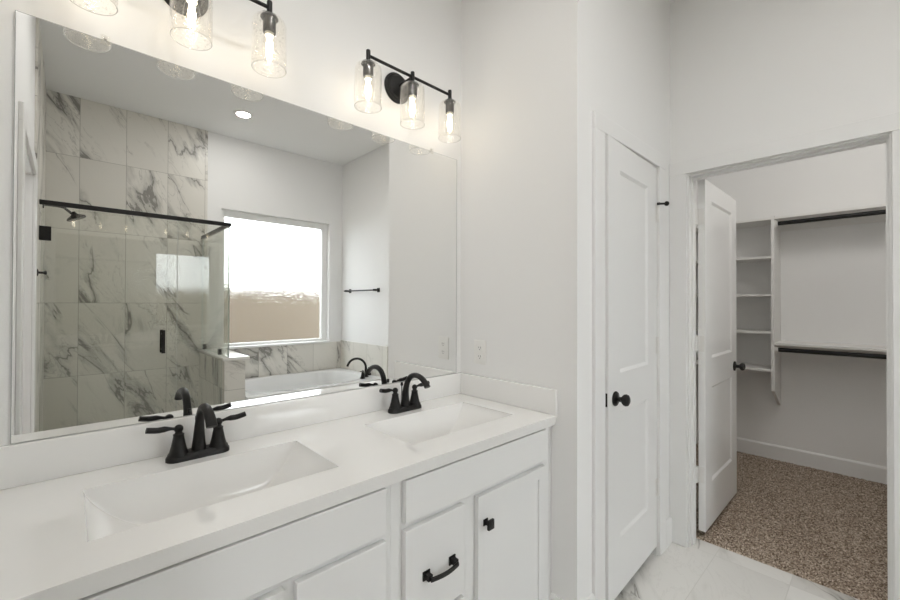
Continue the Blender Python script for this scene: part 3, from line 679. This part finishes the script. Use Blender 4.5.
for z in (1.765, 0.36):
    bm = NB(); box(bm, GX0 - 0.0055, GY - 0.012, z - 0.045, GX0 + 0.050, GY - 0.0005, z + 0.045, 0.002); box(bm, GX0 - 0.0055, GY + GT + 0.0005, z - 0.045, GX0 + 0.050, GY + GT + 0.012, z + 0.045, 0.002)
    obj('hinge', bm, M['black'], gd)
bm = NB()
for yy in (GY + GT + 0.035, GY - 0.035):
    tube(bm, [(0.517, yy, 0.948), (0.517, yy, 1.118)], 0.0, 12, flat=[(0.0115, 0.0115)] * 2)
for zz in (0.975, 1.09): tube(bm, [(0.517, GY + GT + 0.035, zz), (0.517, GY - 0.035, zz)], 0.008, 10)
obj('handle', bm, M['black'], gd, smooth=True)
for (x0, y0, x1, y1) in ((GX1 - GT - 0.009, -1.03, GX1 + 0.009, -0.995), (GX1 - GT - 0.009, -1.565, GX1 + 0.009, -1.53)):
    bm = NB(); box(bm, x0, y0, 0.8725, x1, y1, 0.922, 0.002); obj('clamp', bm, M['black'], sh)
# shower head
hd = thing('overhead_shower', 'dark shower head on a bent arm behind the shower glass', 'shower', (LEFTX + 0.012, -1.22, 2.02))
bm = NB(); lathe(bm, capped([(0.03, 0), (0.028, 0.006), (0.012, 0.010)]), (LEFTX + 0.012, -1.22, 2.03), 'X', 24); obj('flange', bm, M['bronze'], hd, smooth=True)
bm = NB(); tube(bm, [(LEFTX + 0.018, -1.22, 2.03), (LEFTX + 0.09, -1.22, 2.03), (LEFTX + 0.125, -1.22, 2.022), (LEFTX + 0.165, -1.22, 1.985)], 0.0095, 14); obj('arm', bm, M['bronze'], hd, smooth=True)
bm = NB(); lathe(bm, capped([(0.012, 0.045), (0.016, 0.035), (0.022, 0.022), (0.055, 0.004), (0.060, -0.006), (0.057, -0.012)]), (0, 0, 0), 'Z', 32)
xform(bm, Matrix.Translation((LEFTX + 0.19, -1.22, 1.958)) @ Matrix.Rotation(math.radians(-25), 4, 'Y')); obj('head', bm, M['bronze'], hd, smooth=True, angle=45)
# robe hook
hk = thing('robe_hook', 'small black robe hook on the tiled wall before the shower', 'hook', (LEFTX + 0.012, -0.53, 1.50))
bm = NB(); lathe(bm, capped([(0.022, 0), (0.022, 0.004), (0.015, 0.008)]), (LEFTX + 0.012, -0.53, 1.50), 'X', 24); obj('rose', bm, M['black'], hk, smooth=True)
bm = NB(); lathe(bm, capped([(0.007, 0.006), (0.007, 0.030), (0.011, 0.033), (0.012, 0.039), (0.009, 0.044)]), (LEFTX + 0.012, -0.53, 1.50), 'X', 18); obj('peg', bm, M['black'], hk, smooth=True)

# ------------------------------------------------------------------ bathtub
TX0, TX1, TY0, TY1, TZ = HX1 + 0.002, XC - 0.014, BACKY + 0.014, -0.70, 0.528
tub = thing('bathtub', 'white built-in soaking tub under the window, seen in the mirror', 'bathtub', ((TX0 + TX1) / 2, (TY0 + TY1) / 2, 0))
bm = NB(); n = 96; cx, cy = (TX0 + TX1) / 2 - 0.01, (TY0 + TY1) / 2 - 0.02
def sup(a, ex, ey, p=3.2):
    c, s = math.cos(a), math.sin(a); return (ex * abs(c) ** (2 / p) * (1 if c >= 0 else -1), ey * abs(s) ** (2 / p) * (1 if s >= 0 else -1))
def rect(a):
    c, s = math.cos(a), math.sin(a); hx, hy = (TX1 - TX0) / 2, (TY1 - TY0) / 2; k = min(hx / max(abs(c), 1e-9), hy / max(abs(s), 1e-9)); return ((TX0 + TX1) / 2 + k * c, (TY0 + TY1) / 2 + k * s)
corner = [math.atan2(sy * (TY1 - TY0), sx * (TX1 - TX0)) % (2 * PI) for sx in (-1, 1) for sy in (-1, 1)]
angs = [2 * PI * i / n for i in range(n)]
for ca in corner: angs[min(range(n), key=lambda i: abs(angs[i] - ca))] = ca
rings = [[(*rect(a), 0.0) for a in angs], [(*rect(a), TZ - 0.008) for a in angs]]
def shrink(p, d): 
    return (p[0] + (d if p[0] < (TX0 + TX1) / 2 else -d), p[1] + (d if p[1] < (TY0 + TY1) / 2 else -d), TZ)
rings.append([shrink(rect(a), 0.006) for a in angs])
for ex, ey, zz in ((0.600, 0.412, TZ), (0.592, 0.404, TZ - 0.004), (0.584, 0.396, TZ - 0.016), (0.560, 0.372, TZ - 0.12), (0.530, 0.340, TZ - 0.26), (0.500, 0.310, TZ - 0.34), (0.45, 0.26, TZ - 0.375), (0.30, 0.16, TZ - 0.385)):
    rings.append([(cx + sup(a, ex, ey)[0], cy + sup(a, ex, ey)[1], zz) for a in angs])
R_ = [[bm.verts.new(p) for p in r] for r in rings]
for a, b in zip(R_[:-1], R_[1:]):
    for i in range(n): bm.faces.new((a[i], a[(i + 1) % n], b[(i + 1) % n], b[i]))
bm.faces.new(R_[-1])
obj('shell', bm, M['acrylic'], tub, smooth=True, angle=40)
bm = NB(); lathe(bm, capped([(0.030, 0.0), (0.030, 0.006), (0.024, 0.010)]), (cx + 0.552, -1.10, TZ - 0.09), 'X', 20)
for v in bm.verts: v.co.x = 2 * (cx + 0.552) - v.co.x
obj('overflow', bm, M['bronze'], tub, smooth=True)
# tub filler
tf = thing('tub_faucet', 'dark high-arc tub filler with two lever handles on the tub corner', 'faucet', (2.352, -0.90, TZ))
px, py = 2.352, -0.90; dv = Vector((-0.88, -0.48, 0)).normalized(); nv = Vector((-0.75, 0.66, 0))
bm = NB(); pts = []; rr = []
for i in range(6): pts.append(Vector((px, py, TZ + 0.095 * i / 5))); rr.append(0.021 - 0.008 * i / 5)
Rb = 0.098
for i in range(1, 17):
    a = math.radians(168) * i / 16; pts.append(Vector((px, py, TZ + 0.095)) + dv * (Rb * (1 - math.cos(a))) + Vector((0, 0, Rb * 1.05 * math.sin(a)))); rr.append(0.0125)
tube(bm, pts, rr, 16); lathe(bm, capped([(0.030, 0), (0.030, 0.006), (0.024, 0.012)]), (px, py, TZ), 'Z', 24); obj('spout', bm, M['bronze'], tf, smooth=True, angle=50)
for s in (-1, 1):
    hp = Vector((px, py, TZ)) + nv * (s * 0.11)
    bm = NB(); lathe(bm, capped([(0.027, 0), (0.026, 0.008), (0.019, 0.03), (0.013, 0.062), (0.010, 0.070)]), hp, 'Z', 22); h_ = obj('handle', bm, M['bronze'], tf, smooth=True)
    bm = NB(); bmesh.ops.create_uvsphere(bm, u_segments=14, v_segments=10, radius=0.012, matrix=Matrix.Translation(hp + Vector((0, 0, 0.076))))
    q = nv * s; tube(bm, [hp + Vector((0, 0, 0.076)), hp + q * 0.03 + Vector((0, 0, 0.080)), hp + q * 0.075 + Vector((0, 0, 0.084))], 0, 10, flat=[(0.005, 0.005), (0.008, 0.005), (0.009, 0.004)], up=(0, 0, 1)); obj('lever', bm, M['bronze'], h_, smooth=True)

# ------------------------------------------------------------------ towel bar
tb = thing('towel_bar', 'black towel bar on the wall above the tub end', 'towel bar', (XC, -1.16, 1.465))
bm = NB(); tube(bm, [(XC - 0.055, -1.50, 1.465), (XC - 0.055, -0.82, 1.465)], 0.008, 14); obj('bar', bm, M['black'], tb, smooth=True)
for y in (-1.455, -0.845):
    bm = NB(); box(bm, XC - 0.006, y - 0.024, 1.441, XC, y + 0.024, 1.489, 0.002); box(bm, XC - 0.068, y - 0.012, 1.453, XC - 0.006, y + 0.012, 1.477, 0.003); obj('post', bm, M['black'], tb)

# ------------------------------------------------------------------ downlights
def downlight(x, y, label, z=HC, watts=DOWN_W):
    r = thing('recessed_downlight', label, 'light', (x, y, z))
    bm = NB(); lathe(bm, [(0.058, -0.004), (0.060, -0.006), (0.082, -0.003), (0.084, 0.0), (0.058, 0.0)], (x, y, z), 'Z', 36, closed=True); obj('trim_ring', bm, M['plastic'], r, smooth=True)
    bm = NB(); lathe(bm, capped([(0.0575, -0.0035), (0.0575, -0.0005)]), (x, y, z), 'Z', 36); obj('lens', bm, M['led'], r, smooth=True)
    ld = bpy.data.lights.new('downlight glow', 'AREA'); ld.shape = 'DISK'; ld.size = 0.11; ld.energy = watts; ld.color = (1, 0.98, 0.95); ld.spread = PI
    lo = bpy.data.objects.new('downlight_glow', ld); COL.objects.link(lo); lo.parent = r; lo.location = (0, 0, -0.008)
    return r
downlight(1.144, -1.027, 'round lit recessed ceiling light seen in the mirror above the shower', watts=4.2)
downlight(1.35, -0.15, 'added recessed fill light over the floor by the closet doorway, unseen above the frame')  # unseen fixture, added for more light from above
downlight(0.42, 0.48, 'added recessed fill light over the floor before the vanity, unseen above the frame')  # unseen fixture, added to brighten the counter and outlet wall

def flush_light(x, y, z, name, label, watts):
    r = thing(name, label, 'light', (x, y, z))
    bm = NB(); lathe(bm, capped([(0.15, 0.0), (0.15, -0.02), (0.145, -0.024)]), (x, y, z), 'Z', 36); obj('base', bm, M['plastic'], r, smooth=True)
    bm = NB(); lathe(bm, [(0.140, -0.024), (0.135, -0.045), (0.10, -0.07), (0.05, -0.083), (0, -0.086)], (x, y, z), 'Z', 36); obj('diffuser', bm, M['led'], r, smooth=True, angle=180)
    ld = bpy.data.lights.new('ceiling glow', 'POINT'); ld.energy = watts; ld.shadow_soft_size = 0.10; ld.color = (1, 0.98, 0.95)
    lo = bpy.data.objects.new('ceiling_glow', ld); COL.objects.link(lo); lo.parent = r; lo.location = (0, 0, -0.22)
flush_light(2.95, -0.20, HC, 'closet_ceiling_light', 'flush round ceiling light in the walk-in closet, above the frame', CLOSET_W)
pn = thing('added_fill_globe', 'white globe added as unseen fill light in the room behind the camera', 'lamp', (-1.35, -1.0, HC))  # added glowing globe, out of view, fills the outlet wall and ceiling
bm = NB(); lathe(bm, capped([(0.06, 0.0), (0.06, -0.02), (0.01, -0.03)]), (-1.35, -1.0, HC), 'Z', 28); obj('canopy', bm, M['black'], pn, smooth=True)
bm = NB(); tube(bm, [(-1.35, -1.0, HC - 0.03), (-1.35, -1.0, 1.70)], 0.006, 10); obj('cord', bm, M['black'], pn, smooth=True)
bm = NB(); bmesh.ops.create_uvsphere(bm, u_segments=32, v_segments=20, radius=0.17, matrix=Matrix.Translation((-1.35, -1.0, 1.53))); obj('globe', bm, emit('fill globe glow', (0.97, 0.985, 1.0), FILL_L), pn, smooth=True, angle=180)

# ------------------------------------------------------------------ closet fittings
SD = 0.30; SXF = XB - SD; PY0, PY1 = 0.592, 0.612
un = thing('closet_shelving', 'white built-in closet shelving with a tower of shelves and hanging bays', 'shelving', (XB - 0.15, 0.6, 0))
bm = NB(); prism(bm, [(SXF, 0.632), (SXF + 0.06, 0.60), (XB - 0.02, 0.475), (XB - 0.002, 0.47), (XB - 0.002, 2.03), (SXF, 2.03)], 'XZ', PY0, PY1); obj('side_panel', bm, M['shelf'], un)
bm = NB(); box(bm, SXF, PY1, 2.002, XB - 0.001, CY1 - 0.001, 2.02); box(bm, SXF, CY0 + 0.001, 2.002, XB - 0.001, PY0, 2.02); obj('shelf', bm, M['shelf'], un)
for z in (1.692, 1.388, 1.085, 0.782):
    bm = NB(); box(bm, SXF, PY1, z, XB - 0.001, CY1 - 0.001, z + 0.018, 0.0015); obj('shelf', bm, M['shelf'], un)
bm = NB(); box(bm, SXF, CY0 + 0.001, 1.000, XB - 0.001, PY0, 1.018); obj('shelf', bm, M['shelf'], un)
for z in (2.002, 1.000):
    bm = NB(); box(bm, XB - 0.018, CY0 + 0.001, z - 0.065, XB - 0.001, PY0, z); obj('cleat', bm, M['shelf'], un)
def rod(z, label, first=None):
    r = thing('closet_rod', label, 'closet rod', (SXF + 0.03, 0, z), 'closet hanging rods')
    bm = NB(); tube(bm, [(SXF + 0.03, CY0 + 0.002, z), (SXF + 0.03, PY0 - 0.004, z)], 0.0165, 20); obj('pole', bm, M['black'], r, smooth=True)
    bm = NB(); lathe(bm, capped([(0.032, 0.0), (0.032, 0.006), (0.024, 0.010), (0.024, 0.02)]), (SXF + 0.03, PY0 - 0.001, z), 'Y', 24); obj('socket', bm, M['plastic'], r, smooth=True)
rod(1.968, 'black hanging rod under the high closet shelf')
rod(0.962, 'black hanging rod under the low closet shelf')
